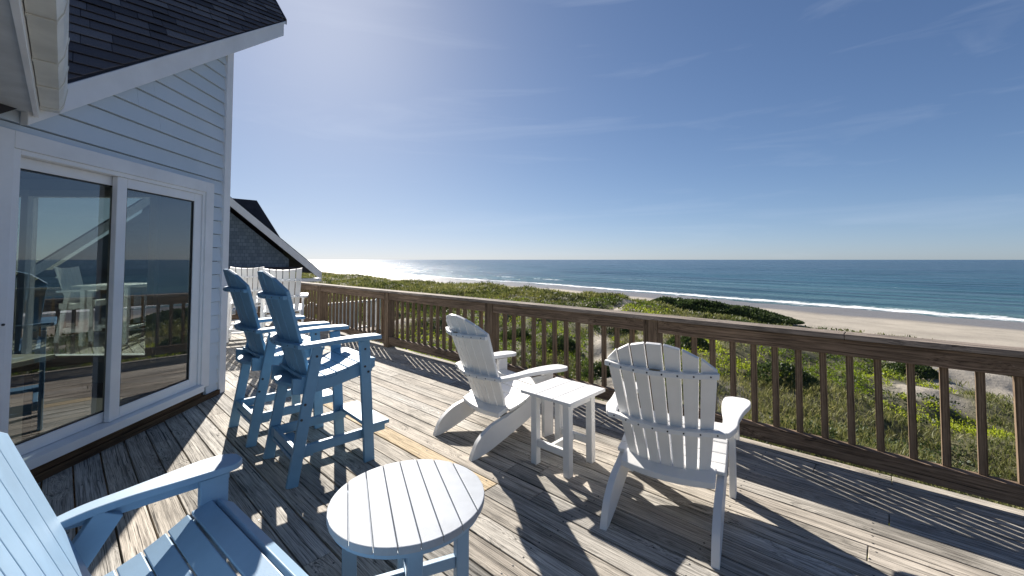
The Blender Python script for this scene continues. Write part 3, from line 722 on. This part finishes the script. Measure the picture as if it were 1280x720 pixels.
# ------------------------------------------------------------------ furniture in the room
def W(xl, yl, z=0): return Mh @ Vector((xl, yl, z))
tb = thing('dining_table', 'pale wooden dining table on dark legs inside the house, behind the glass', 'table', W(2.50, .62, .13), HA)
MB().box(-.55, .45, -.42, .42, .57, .605).build('table_top', M['tabletop'], tb, .004)
MB().box(-.5, .4, -.37, .37, .50, .569).build('apron', M['black'], tb, .002)
for i in (-.48, .38):
    for j in (-.35, .35): MB().box(i - .03, i + .03, j - .03, j + .03, 0, .50).build('leg', M['black'], tb, .003)
dc = thing('dining_chair', 'dark round-backed dining chair inside the house by the pale table', 'chair', W(3.0, 1.45, .13), HA + R(200))
MB().box(-.22, .22, -.22, .22, .43, .47).build('seat', M['black'], dc, .01)
for i in (-.19, .19):
    for j in (-.19, .19): MB().bar((i, j, .43), (i * 1.15, j * 1.15, 0), .03, .03).build('leg', M['black'], dc)
mb = MB()
prev = None
for q in range(13):
    a = math.pi * q / 12; p = (-.22 * math.cos(a), -.21, .47 + .45 * math.sin(a) ** .6 if 0 < q < 12 else .47)
    if prev: mb.bar(prev, p, .03, .03, (0, 1, 0))
    prev = p
for i in (-.1, 0, .1): mb.bar((i, -.21, .47), (i, -.21, .88), .018, .018)
mb.build('backrest', M['black'], dc)

# ------------------------------------------------------------------ adirondack chair (low)
def curve(pts, n=10):
    P = [Vector((a, b, 0)) for a, b in pts]; out = []
    for i in range(len(P) - 1):
        p0 = P[max(0, i - 1)]; p1 = P[i]; p2 = P[i + 1]; p3 = P[min(len(P) - 1, i + 2)]
        for q in range(n if i < len(P) - 2 else n + 1):
            t = q / n
            v = .5 * ((2 * p1) + (-p0 + p2) * t + (2 * p0 - 5 * p1 + 4 * p2 - p3) * t * t + (-p0 + 3 * p1 - 3 * p2 + p3) * t ** 3)
            out.append((v.x, v.y))
    return out
def back_slats(root, mat, n, w0, w1, ytop, zb, zt_c, zt_e, yb, dep, th=.02, gap=.010, zmid=None, flat=False):
    """fan of slats: width w0 at the bottom to w1 at the top, bowed rearwards by dep in the middle"""
    H_ = zt_c - zb; lean = (ytop - yb) / H_
    def halfw(t): return (w0 + (w1 - w0) * t ** .85) / 2
    mb = MB()
    for i in range(n):
        a0 = -1 + 2 * i / n; a1 = -1 + 2 * (i + 1) / n
        def ztop(a): return (zt_c - (zt_c - zt_e) * abs(a) ** 2.1) if not flat else (zt_c - .02 + .03 * a * a)
        rows = 7; vs = []
        for t in range(rows):
            for side_, a in ((0, a0), (1, a1)):
                ze = ztop(a); z_ = zb + (ze - zb) * t / (rows - 1) + (.018 * (1 - abs(a)) if False else 0)
                if t == 0: z_ = zb + .05 * a * a
                hw = halfw((z_ - zb) / H_); x_ = a * hw + (gap / 2 if side_ == 0 else -gap / 2)
                y_ = yb + lean * (z_ - zb) - dep * (1 - a * a) * (.5 + .5 * (z_ - zb) / H_)
                vs.append((x_, y_, z_))
        fr = [tuple((p[0], p[1] + th / 2, p[2] + lean * th * -.5)) for p in vs]; bk = [tuple((p[0], p[1] - th / 2, p[2] + lean * th * .5)) for p in vs]
        m_ = len(vs); fs = []
        for t in range(rows - 1):
            a = 2 * t; fs += [(a, a + 1, a + 3, a + 2), (m_ + a, m_ + a + 2, m_ + a + 3, m_ + a + 1), (a, a + 2, m_ + a + 2, m_ + a), (a + 1, m_ + a + 1, m_ + a + 3, a + 3)]
        fs += [(0, m_, m_ + 1, 1), (m_ - 2, m_ - 1, 2 * m_ - 1, 2 * m_ - 2)]
        mb.add(fr + bk, fs)
    mb.build('backrest', mat, root, .003)
    def ypos(z_, a): return yb + lean * (z_ - zb) - dep * (1 - a * a) * (.5 + .5 * (z_ - zb) / H_)
    return ypos, lambda z_: halfw((z_ - zb) / H_)
def brace(root, mat, z_, hw, yf, ext, depth, th, name='back_brace', screws=True, n=16):
    """curved flat brace hugging the rear of the slats"""
    top = []; bot = []
    for i in range(n + 1):
        a = -1 + 2 * i / n; x_ = a * (hw + ext); ac = max(-1, min(1, x_ / hw))
        y_ = yf(z_, ac) - .012
        top.append((x_, y_)); bot.append((x_ * (1.0), y_ - depth * (.55 + .45 * math.cos(a * 1.35))))
    mb = MB(); mb.strip(top, bot, lambda u, v, t: (u, v, t), z_ - th / 2, z_ + th / 2)
    o = mb.build(name, mat, root, .004)
    if screws:
        sc = MB()
        for i in range(1, n, 1 if n < 14 else 2):
            sc.cyl((bot[i][0], bot[i][1] + .001, z_), (0, -1, 0), .0045, .0025, 8)
        sc.build('screws', M['screw'], o)
    return o
def adirondack(label, mat, loc, a, group=None, badge=True, ex=0., name='adirondack_chair', cat='chair'):
    r_ = thing(name, label, cat, loc, az(a), group)
    HW = .262 + ex; AX = .299 + ex
    # side skids
    topc = curve([(0.002, .0), (.025, .055), (.07, .125), (.18, .195), (.33, .235), (.48, .29), (.62, .352), (.74, .372)])
    botc = curve([(0.02, .0), (.06, .003), (.17, .030), (.31, .080), (.44, .128), (.55, .175), (.65, .245), (.755, .335)])
    n = min(len(topc), len(botc))
    for sx in (-1, 1):
        mb = MB(); mb.strip(topc[:n], botc[:n], lambda u, v, t: (t, u, v), sx * HW - .018, sx * HW + .018); mb.build('side_skid', mat, r_, .004)
        mb = MB(); mb.box(sx * AX - .018, sx * AX + .018, .665, .765, 0, .497); mb.build('front_leg', mat, r_, .004)
        # arm: shaped board, narrow at the back, paddle at the front
        out = curve([(.315, .235), (.345, .33), (.352, .45), (.372, .60), (.398, .74), (.395, .84), (.36, .885)], 5)
        inn = curve([(.255, .215), (.275, .33), (.272, .45), (.255, .60), (.250, .74), (.258, .84), (.295, .885)], 5)
        def arm_fn(u, v, t):
            if ex > 0: v = .235 + (v - .215) * .873
            return (sx * (u + ex), v, .515 + .012 * math.sin((v - .2) / .68 * 3.1) + t)
        mb = MB(); mb.strip(out, inn, arm_fn, -.014, .014); mb.build('armrest', mat, r_, .005)
        if ex > 0: continue
        mb = MB(); mb.prism([(.52, .49), (.66, .49), (.66, .36), (.62, .36)], lambda u, v, t: (t, u, v), sx * AX + .0185 * sx if sx > 0 else -AX - .043, AX + .043 if sx > 0 else -AX - .0185)
        mb.build('arm_bracket', mat, r_, .003)
    # seat slats
    mb = MB(); prof = curve([(.345, .262), (.43, .278), (.52, .31), (.60, .350), (.67, .385), (.735, .385), (.775, .345)], 6)
    ns = 6; seg = len(prof) - 1
    L_ = [0]
    for p, q in zip(prof[:-1], prof[1:]): L_.append(L_[-1] + math.hypot(q[0] - p[0], q[1] - p[1]))
    def at_(l):
        for i in range(seg):
            if L_[i + 1] >= l - 1e-9:
                f = (l - L_[i]) / (L_[i + 1] - L_[i]); return Vector((0, prof[i][0] + f * (prof[i + 1][0] - prof[i][0]), prof[i][1] + f * (prof[i + 1][1] - prof[i][1])))
        return Vector((0, *prof[-1]))
    for i in range(ns):
        l0 = L_[-1] * i / ns + .003; l1 = L_[-1] * (i + 1) / ns - .003; p = at_(l0); q = at_(l1); d = (q - p).normalized(); nn = Vector((0, -d.z, d.y))
        w_ = .285 + ex
        mb.hexa([Vector((-w_, 0, 0)) + p, Vector((w_, 0, 0)) + p, Vector((w_, 0, 0)) + q, Vector((-w_, 0, 0)) + q] + [v + nn * .02 for v in (Vector((-w_, 0, 0)) + p, Vector((w_, 0, 0)) + p, Vector((w_, 0, 0)) + q, Vector((-w_, 0, 0)) + q)])
    mb.build('seat', mat, r_, .004)
    # rear apron, a curved board under the slats
    mb = MB(); tp = [(x_, .325 - .07 * (1 - (x_ / (.244 + ex)) ** 2)) for x_ in np.linspace(-.244 - ex, .244 + ex, 13)]; bt = [(x_, .20 + 0.05 * (x_ / (.244 + ex)) ** 2) for x_ in np.linspace(-.244 - ex, .244 + ex, 13)]
    mb.strip([(x_, .36) for x_ in np.linspace(-.243 - ex, .243 + ex, 13)], [(x_, .235 + .03 * (x_ / (.244 + ex)) ** 2) for x_ in np.linspace(-.243 - ex, .243 + ex, 13)], lambda u, v, t: (u, v, t + (v - .235) * .35), .212, .246)
    mb.build('rear_apron', mat, r_, .004)
    MB().box(-.243 - ex, .243 + ex, .72, .745, .26, .36).build('front_apron', mat, r_, .003)
    yf, hw = back_slats(r_, mat, 7 if ex == 0 else 6, .42 + 2 * ex, .585 + 2 * ex, .10, .215, .985, .856, .375 if ex == 0 else .385, .085 if ex == 0 else .03)
    ub = brace(r_, mat, .832, hw(.832) - .006, yf, .012, .042, .028)
    lb = brace(r_, mat, .515, hw(.515), yf, .055, .055, .028, 'arm_brace')
    if ex > 0:
        for sx in (-1, 1):
            MB().bar((sx * AX, .16, .12), (sx * AX, .40, .499), .034, .085, (1, 0, 0)).build('rear_arm_post', mat, r_, .004)
            mb = MB(); mb.strip(curve([(.22, .505), (.45, .512), (.66, .512), (.78, .505)], 4), curve([(.22, .485), (.38, .470), (.58, .462), (.78, .455)], 4), lambda u, v, t: (t, u, v), sx * AX + .0185 * sx - (.0 if sx > 0 else .026), sx * AX + .0185 * sx + (.026 if sx > 0 else .0)); mb.build('arm_rail', mat, r_, .003)
    if badge:
        mb = MB(); z_ = .853; y_ = yf(z_, 0) - .02
        vs = [(0.028 * math.cos(t), y_ + .012 * math.sin(t) - .012, .8465 + e) for e in (0, .003) for t in np.linspace(0, 2 * math.pi, 16, endpoint=False)]
        mb.add(vs, [tuple(range(16))[::-1], tuple(range(16, 32))] + [(i, (i + 1) % 16, 16 + (i + 1) % 16, 16 + i) for i in range(16)])
        mb.build('badge', M['badge'], r_)
    return r_
wl_ = adirondack('white low slatted garden chair facing the railing, beside the square white side table', M['white'], (-.46, 3.13, 0), 51)
wr_ = dup(wl_, 'white low slatted garden chair seen from behind, nearest the railing on the right', (.695, 2.055, 0), az(31))
BA_A = 38; BA_X = .30
ba_ = adirondack('wide pale blue low slatted garden seat in the near left corner by the round table', M['bluelt'], (-1.452 + BA_X * math.cos(R(BA_A)), 1.012 - BA_X * math.sin(R(BA_A)), 0), BA_A, badge=False, ex=BA_X, name='garden_seat')

# ------------------------------------------------------------------ tall bar chairs
def bar_chair(label, mat, loc, a, group, flat=False):
    r_ = thing('bar_chair', label, 'bar chair', loc, az(a), group)
    HW = .262
    for sx in (-1, 1):
        mb = MB(); mb.bar((sx * HW, .0 + .02, .0), (sx * HW, .160, .838), .030, .068, (1, 0, 0)); o = mb.build('rear_leg', mat, r_, .004)
        mb = MB(); mb.bar((sx * (HW), .515, 0), (sx * (HW), .468, .838), .030, .072, (1, 0, 0)); o2 = mb.build('front_leg', mat, r_, .004)
        sc = MB()
        for (y_, z_) in ((.085, .49), (.065, .40), (.15, .78), (.47, .66), (.495, .62), (.47, .78)): sc.cyl((sx * (HW + .0145), y_, z_), (sx, 0, 0), .008, .004, 10)
        sc.build('bolt', M['screw'], o)
        mb = MB(); mb.box(sx * (HW - .032) - .015, sx * (HW - .032) + .015, .03, .545, .16, .222); mb.build('side_stretcher', mat, r_, .004)
        # seat side rail, dished
        tp = curve([(.02, .655), (.12, .635), (.24, .628), (.38, .655), (.50, .690), (.56, .690)], 5); bt = curve([(.02, .555), (.14, .545), (.26, .555), (.38, .578), (.50, .605), (.56, .640)], 5)
        mb = MB(); mb.strip(tp, bt, lambda u, v, t: (t, u, v), sx * (HW - .032) - .015, sx * (HW - .032) + .015); mb.build('seat_rail', mat, r_, .004)
        out = curve([(.315, .03), (.335, .15), (.335, .30), (.342, .45), (.335, .565)], 5); inn = curve([(.225, .02), (.245, .15), (.235, .30), (.218, .45), (.225, .565)], 5)
        mb = MB(); mb.strip(out, inn, lambda u, v, t: (sx * u, v, .853 + .012 * math.sin(max(0, v) / .56 * 2.6) + t), -.014, .014); mb.build('armrest', mat, r_, .006)
    mb = MB(); prof = [(.07, .660), (.14, .648), (.21, .642), (.285, .652), (.36, .667), (.435, .690), (.51, .706), (.565, .700)]
    for p, q in zip(prof[:-1], prof[1:]):
        p = Vector((0, *p)); q = Vector((0, *q)); d = (q - p).normalized(); p = p + d * .003; q = q - d * .003; nn = Vector((0, -d.z, d.y)) * .018; w_ = .247
        base = [Vector((-w_, 0, 0)) + p, Vector((w_, 0, 0)) + p, Vector((w_, 0, 0)) + q, Vector((-w_, 0, 0)) + q]
        mb.hexa([v - nn for v in base] + base)
    mb.build('seat', mat, r_, .003)
    MB().box(-.214, .214, .53, .552, .60, .678).build('front_apron', mat, r_, .003)
    MB().box(-.214, .214, .035, .06, .165, .22).build('rear_stretcher', mat, r_, .003)
    MB().box(-.214, .214, .03, .16, .135, .158).build('rear_shelf', mat, r_, .003)
    mb = MB(); mb.box(-.275, .275, .50, .66, .2245, .25); mb.box(-.247, -.2145 + .0, .545, .64, .175, .223) ; mb.box(.215, .247, .545, .64, .175, .223)
    mb.build('footrest', mat, r_, .004)
    if flat:
        yf, hw = back_slats(r_, mat, 6, .42, .50, -.06, .60, 1.27, 1.26, .13, .035, flat=True)
        brace(r_, mat, 1.10, hw(1.10) - .01, yf, .01, .035, .028)
    else:
        yf, hw = back_slats(r_, mat, 5, .43, .57, -.06, .585, 1.33, 1.205, .145, .055)
        brace(r_, mat, 1.165, hw(1.165) - .012, yf, .014, .042, .026)
    brace(r_, mat, .860, hw(.86), yf, .075, .055, .028, 'arm_brace')
    mb = MB(); mb.strip([(x_, .13) for x_ in np.linspace(-.213, .213, 9)], [(x_, -.015 + .08 * (x_ / .213) ** 2) for x_ in np.linspace(-.213, .213, 9)], lambda u, v, t: (u, v, t), .585, .61)
    mb.build('rear_apron', mat, r_, .003)
    return r_
Gb = 'blue bar chairs facing the railing'
nbc = bar_chair('nearer of the two tall blue bar chairs, its legs beside the round table', M['blue'], (-1.55, 2.76, 0), 46, Gb)
fbc = dup(nbc, 'farther of the two tall blue bar chairs, next to the house corner', (-2.16, 3.31, 0), az(44))
Gw = 'white bar chairs at the far end of the deck'
wb1 = bar_chair('nearer tall white bar chair with a straight-topped slatted back, beside the far railing', M['white'], (-3.30, 5.95, 0), -27, Gw, flat=True)
wb2 = dup(wb1, 'farther tall white bar chair, half hidden behind the blue bar chairs by the house corner', (-4.55, 7.1, 0), az(-30))
wb3 = dup(wb1, 'white bar chair facing right, seen through the window behind the sliding door glass', (-7.75, 7.25, 0), az(78))

# ------------------------------------------------------------------ tables
def square_table(name, label, mat, loc, a, top, h, leg_off, lw):
    r_ = thing(name, label, 'table', loc, az(a)); hs = top / 2
    mb = MB(); n = 3 if top < .6 else 6; w_ = top / n
    for i in range(n): mb.box(-hs, hs, -hs + w_ * i + .0025, -hs + w_ * (i + 1) - .0025, h - .022, h)
    mb.build('table_top', mat, r_, .003)
    mb = MB(); e = leg_off - .004
    mb.box(-e, e, -leg_off - lw / 2 + .008, -leg_off + lw / 2 - .012, h - .075, h - .0225); mb.box(-e, e, leg_off - lw / 2 + .012, leg_off + lw / 2 - .008, h - .075, h - .0225)
    mb.build('apron', mat, r_, .002)
    for i in (-1, 1):
        for j in (-1, 1): MB().box(i * leg_off - lw / 2, i * leg_off + lw / 2, j * leg_off - lw / 2, j * leg_off + lw / 2, 0, h - .023).build('leg', mat, r_, .004)
    zt = h * .24
    for i in (-1, 1): MB().box(i * leg_off - .014, i * leg_off + .014, -leg_off + lw / 2 + .0005, leg_off - lw / 2 - .0005, zt, zt + .045).build('stretcher', mat, r_, .003)
    MB().box(-leg_off + .0145, leg_off - .0145, -.014, .014, zt + .001, zt + .044).build('stretcher', mat, r_, .003)
    return r_
st = square_table('side_table', 'small square white slatted side table between the two white garden chairs', M['white'], (.355, 2.905, 0), -47, .425, .50, .135, .048)
square_table('bar_table', 'tall square white slatted bar table between the white bar chairs', M['white'], (-6.75, 7.1, 0), -12, .80, .98, .30, .06)
def round_table(label, mat, loc, a, r0_, h):
    r_ = thing('round_table', label, 'table', loc, az(a))
    mb = MB(); n = 8; w_ = 2 * r0_ / n; g_ = .0028
    for i in range(n):
        x0 = -r0_ + w_ * i + g_ / 2; x1 = -r0_ + w_ * (i + 1) - g_ / 2
        x0 = max(x0, -r0_ + .001); x1 = min(x1, r0_ - .001)
        xs = np.linspace(x0, x1, 7); up = [(x_, math.sqrt(max(0.0004, r0_ ** 2 - x_ ** 2))) for x_ in xs]; dn = [(x_, -y_) for x_, y_ in up]
        mb.strip(up, dn, lambda u, v, t: (u, v, t), h - .026, h)
    mb.build('table_top', M['bluetop'], r_, .003)
    MB().cyl((0, 0, h - .045), (0, 0, 1), r0_ - .012, .0185, 48).build('top_ring', mat, r_)
    mb = MB(); L4 = [(math.cos(t) * .235, math.sin(t) * .235) for t in (R(-130 + a), R(-40 + a), R(50 + a), R(140 + a))]
    L4 = [(-.01, -.215), (.215, -.01 + .02), (.01, .215), (-.215, 0)]
    for x_, y_ in L4:
        m = Matrix.Translation((x_, y_, 0)) @ Matrix.Rotation(math.atan2(y_, x_), 4, 'Z')
        MB().box(-.026, .026, -.026, .026, 0, h - .046, m).build('leg', mat, r_, .004)
    for zz, ww in ((.17, .045), (h - .105, .057)):
        for (p, q, dz) in ((L4[0], L4[2], 0), (L4[1], L4[3], -.0)):
            d = (Vector((*q, 0)) - Vector((*p, 0))).normalized()
            a_ = Vector((*p, zz + dz)) + d * .027; b_ = Vector((*q, zz + dz)) - d * .027; mid = (a_ + b_) / 2
            if (p, q) == (L4[0], L4[2]): MB().bar(a_, b_, .026, ww, (d.y, -d.x, 0)).build('stretcher', mat, r_, .003)
            else:
                MB().bar(a_, mid - d * .0135, .026, ww, (d.y, -d.x, 0)).build('stretcher', mat, r_, .003); MB().bar(mid + d * .0135, b_, .026, ww, (d.y, -d.x, 0)).build('stretcher', mat, r_, .003)
    return r_
round_table('pale blue round slatted side table in the foreground', M['bluelt'], (-.405, 1.655, 0), -22, .296, .475)

# ------------------------------------------------------------------ neighbouring house beyond
def neighbour():
    # local x runs up the gable front from the right eave, local -y runs back away from the viewer
    r_ = thing('neighbour_house', 'dark blue-grey shingled house with a white-edged gable beyond the far end of the deck', 'house', (-7.5, 16, 0), R(-133))
    z0, zr, tr, tl, zl = .86, 4.22, 3.95, 7.95, .42
    wall_ = MB(); wall_.prism([(.95, -4.4), (7.3, -4.4), (7.3, .75), (tr, zr - .25), (.95, z0 + .55)], lambda u, v, t: (u, t, v), -10., -.35)
    wall_.build('wall', M['shake'], r_)
    rf = MB()
    for (xe, ze) in ((-.02, z0), (tl, zl)):
        d = Vector((xe - tr, 0, ze - zr)).normalized(); n_ = Vector((-d.z, 0, d.x)); n_ = n_ if n_.z > 0 else -n_
        a = Vector((tr, 0, zr)); b_ = Vector((xe, 0, ze)); k = Vector((0, -10.3, 0))
        rf.hexa([a + k, b_ + k, b_, a, a + n_ * .12 + k, b_ + n_ * .12 + k, b_ + n_ * .12, a + n_ * .12])
    rf.build('roof', M['darkroof'], r_)
    m = MB(); m.prism([(0, z0 - .17), (tr, zr - .17), (tr, zr + .12), (-.1, z0 + .04), (-.1, z0 - .17)], lambda u, v, t: (u, t, v), .005, .06); m.build('rake_board', M['trim'], r_)
    m = MB(); m.prism([(tl, zl - .17), (tl, zl + .1), (tr + .005, zr + .12), (tr + .005, zr - .17)], lambda u, v, t: (u, t, v), .005, .06); m.build('rake_board', M['trim'], r_)
    m = MB(); m.box(.35, 7.4, -.34, -.05, .93, 1.12); m.build('soffit_shadow_strip', M['darkroof'], r_)  # dark strip standing in for the shadow under the gable soffit
    m = MB(); m.box(-.1, 1.3, -.33, .05, .56, .685); m.build('eave_return', M['trim'], r_)
    m = MB(); m.hexa([(-.3 + q[0], q[1], q[2]) for q in [(.9, -1.2, 1.6), (5.4, -1.2, 1.6), (5.4, -5, 1.6), (.9, -5, 1.6), (1.95, -1.9, 3.72), (5.0, -1.9, 3.72), (5.0, -4, 3.72), (1.95, -4, 3.72)]]).build('cross_roof', M['darkroof'], r_)
    for k_ in range(2):
        MB().box(1.9 + k_ * 2.6, 3.1 + k_ * 2.6, -.345, -.30, -1.5, .3).build('window', M['trim'], r_)
neighbour()
pk = thing('picket_railing', 'white picket railing of the neighbouring deck, seen through the brown railing', 'railing', (-7.5, 16, -1.0), R(-133))
MB().box(-.8, 8.4, 3.16, 3.24, .95, 1.02).build('top_rail', M['white'], pk, .004); MB().box(-.8, 8.4, 3.17, 3.23, .10, .16).build('bottom_rail', M['white'], pk, .004)
MB().box(-.85, 8.4, .02, 3.3, -.22, 0).build('deck_board', M['cap'], pk)
pmk = MB().box(-.022, .022, -.018, .018, .16, .95).mesh('picket', M['white']); ppk = MB().box(-.06, .06, -.06, .06, -3.9, 1.08).mesh('post', M['white'])
for i in range(5): part('post', ppk, pk, (-.75 + i * 2.25, 3.2, 0), 0)
for i in range(73):
    if abs((.125 * i) % 2.25) > .07: part('picket', pmk, pk, (-.75 + .125 * i, 3.2, 0), 0)
for y_ in (.8, 1.6, 2.4): part('picket', pmk, pk, (-.75, y_, 0), 0)

# ------------------------------------------------------------------ render settings
S.render.engine = 'CYCLES'
S.cycles.max_bounces = 8; S.cycles.transparent_max_bounces = 12
